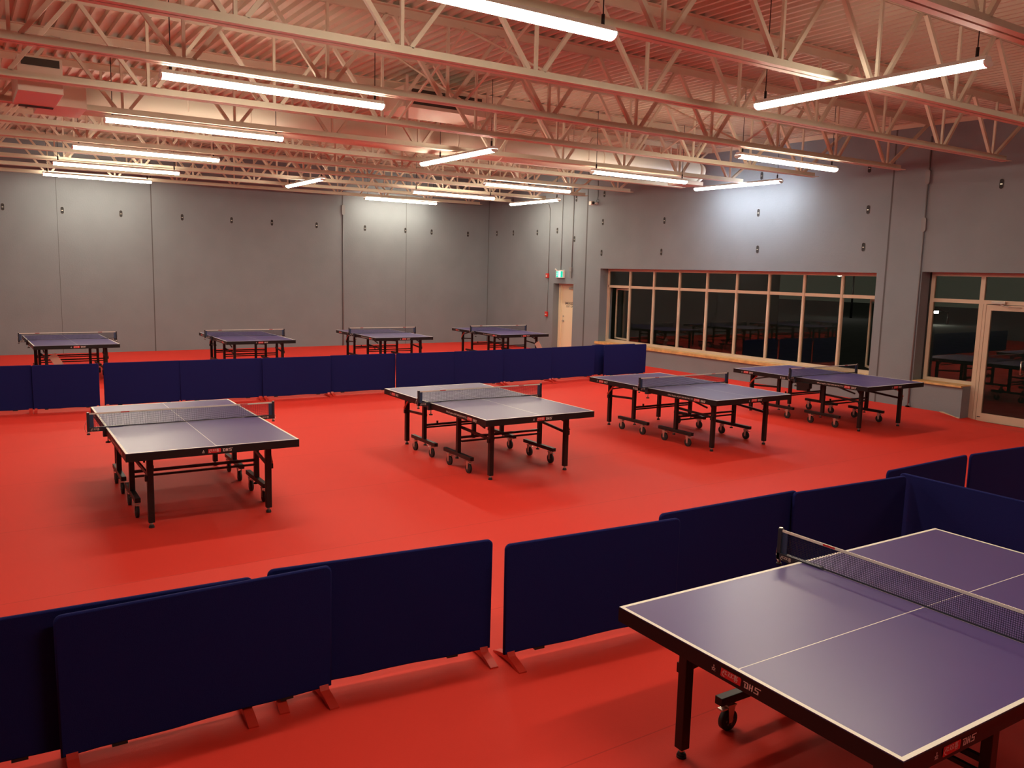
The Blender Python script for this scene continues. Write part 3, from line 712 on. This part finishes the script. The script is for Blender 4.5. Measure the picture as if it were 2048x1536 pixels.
# ------------------------------------------------------------ barriers
BL = 1.36; BH0, BH1 = .055, .76
def make_barrier():
    root = empty('court_barrier', (0, 0, 0))
    r = .035; h = BH1; pts = []
    for cx, cz, a0 in ((BL / 2 - r, h - r, 0), (-BL / 2 + r, h - r, PI / 2)):
        for i in range(6):
            a = a0 + PI / 2 * i / 5; pts.append((cx + r * math.cos(a), cz + r * math.sin(a)))
    pts += [(-BL / 2 + .004, BH0)] + [(-BL / 2 + BL * k / 8, BH0 + .004 * math.sin(k * 1.7)) for k in range(1, 8)] + [(BL / 2 - .004, BH0)]
    b = MB(bluef)
    n = len(pts)
    rings = []
    for yy, s_ in ((-.013, .0), (-.016, .004), (-.016, .03), ):
        pass
    # rounded edge: three rings
    def inset(k, yy):
        return [b.bm.verts.new((p[0] * (1 - k / (BL / 2)), yy, (p[1] - .4) * (1 - k / .36) + .4)) for p in pts]
    R1 = [inset(.008, -.014), inset(0, -.008), inset(0, .008), inset(.008, .014)]
    for a, c in zip(R1, R1[1:]):
        for i in range(n):
            f = b.bm.faces.new((a[i], a[(i + 1) % n], c[(i + 1) % n], c[i])); f.smooth = True
    b.bm.faces.new(R1[0]); b.bm.faces.new(R1[-1]); b.build('fabric_panel', root)
    for s_ in (-1, 1):
        b = MB(redfoot); X = s_ * (BL / 2 - .05)
        prof = [(-.17, 0), (-.17, .008), (-.10, .030), (-.03, .046), (-.012, .075), (.012, .075), (.03, .046), (.10, .030), (.17, .008), (.17, 0), (.12, 0), (.05, .014), (-.05, .014), (-.12, 0)]
        b.prism(prof, 'x', X - .026, X + .026); b.build('foot', root)
        b = MB(rubber); b.box(s_ * .42 - .035, s_ * .42 + .035, -.012, .012, BH0 - .012, BH0 + .004); b.build('frame_clip', root)
    return root
bp = make_barrier(); bc = [0]
def barrier(x0, y0, x1, y1, label, group):
    o = bp if bc[0] == 0 else copy_tree(bp); bc[0] += 1
    o.location = ((x0 + x1) / 2, (y0 + y1) / 2, 0); o.rotation_euler = (0, 0, math.atan2(y1 - y0, x1 - x0))
    l = math.hypot(x1 - x0, y1 - y0)
    if abs(l - BL) > .03: o.scale = (l / BL, 1, 1)
    tag(o, label, 'barrier', group)
G1 = 'barriers around the front court'; G2 = 'barriers before the back row of tables'
barrier(-.13, 4.33, 1.23, 4.27, 'dark blue fabric barrier entering at the left edge, behind the overlapping one', G1)
barrier(.29, 4.22, 1.65, 4.235, 'dark blue fabric barrier standing in front, near left, overlapping both neighbours', G1)
barrier(1.32, 4.33, 2.68, 4.18, 'dark blue fabric barrier left of the gap in the front row', G1)
barrier(2.69, 4.05, 4.04, 3.94, 'dark blue fabric barrier right of the gap in the front row', G1)
barrier(3.98, 4.07, 5.40, 4.03, 'dark blue fabric barrier above the foreground table net post, left of the seam', G1)
barrier(5.31, 3.99, 6.67, 3.89, 'dark blue fabric barrier ending at the corner behind the foreground table', G1)
barrier(6.68, 4.07, 8.05, 4.10, 'dark blue fabric barrier beyond the corner, with a narrow gap on its right', G1)
barrier(8.09, 4.09, 9.45, 4.00, 'dark blue fabric barrier cut by the right edge of the view', G1)
barrier(6.74, 3.98, 6.70, 2.62, 'dark blue fabric barrier turned sideways behind the foreground table', G1)
bk = [(-.44, 15.10, .93, 15.02, 'cut by the left edge'), (.91, 14.99, 1.86, 14.92, 'just left of the narrow red gap'), (1.93, 14.98, 3.16, 14.94, 'just right of the narrow red gap'),
      (3.11, 14.93, 4.52, 14.87, 'behind the leftmost middle row table, right part'), (4.50, 14.84, 5.78, 14.80, 'in front of the second back table'), (5.79, 14.86, 7.12, 14.84, 'in front of the third back table, left part'),
      (7.13, 14.80, 8.43, 14.76, 'in front of the third back table, right part'), (8.43, 14.80, 9.65, 14.80, 'behind the net of the second middle row table'), (9.66, 14.84, 10.98, 14.86, 'in front of the fourth back table'),
      (10.99, 14.90, 12.30, 14.98, 'in front of the emergency door'), (12.50, 14.88, 13.86, 14.92, 'rightmost, nearest the ribbon window'), (12.31, 15.10, 13.62, 15.05, 'half hidden behind the rightmost one')]
for x0, y0, x1, y1, t_ in bk:
    barrier(x0, y0, x1, y1, 'blue fabric barrier in the far row, ' + t_, G2)

# ------------------------------------------------------------ outside, seen through the glass
b = MB(concrete); b.box(XO, 90, -40, 90, -.25, -.15); tag(b.build('outside_ground'), 'dark asphalt outside the windows', 'ground', kind='structure')
def street_lamp(x_, y_, h_, label):
    r = empty('street_lamp', (x_, y_, -.15), label=label, cat='street lamp', group='street lamps outside')
    b = MB(black); b.cyl((0, 0, 0), (0, 0, h_), .09, .05); b.cyl((0, 0, h_), (-1.1, 0, h_ + .12), .04); b.build('lamp_post', r)
    b = MB(black); b.box(-1.75, -1.1, -.14, .14, h_ + .10, h_ + .2, bev=.02); b.build('lamp_head', r)
    b = MB(street); b.box(-1.68, -1.28, -.12, .12, h_ - .05, h_ + .10, bev=.03); b.build('lamp_lens', r)
street_lamp(51.6, 50.9, 2.0, 'distant street lamp seen in the upper third bay of the ribbon window')
street_lamp(51.6, 35.1, 2.9, 'distant street lamp seen in the upper eighth bay of the ribbon window')
street_lamp(51.6, 28.3, .75, 'distant street lamp seen through the storefront window')
b = MB(facade); b.box(18.6, 30, 24.0, 27.0, -.15, 5.0); tag(b.build('neighbour_building'), 'dim olive building flank outside the left end of the ribbon window', 'building')
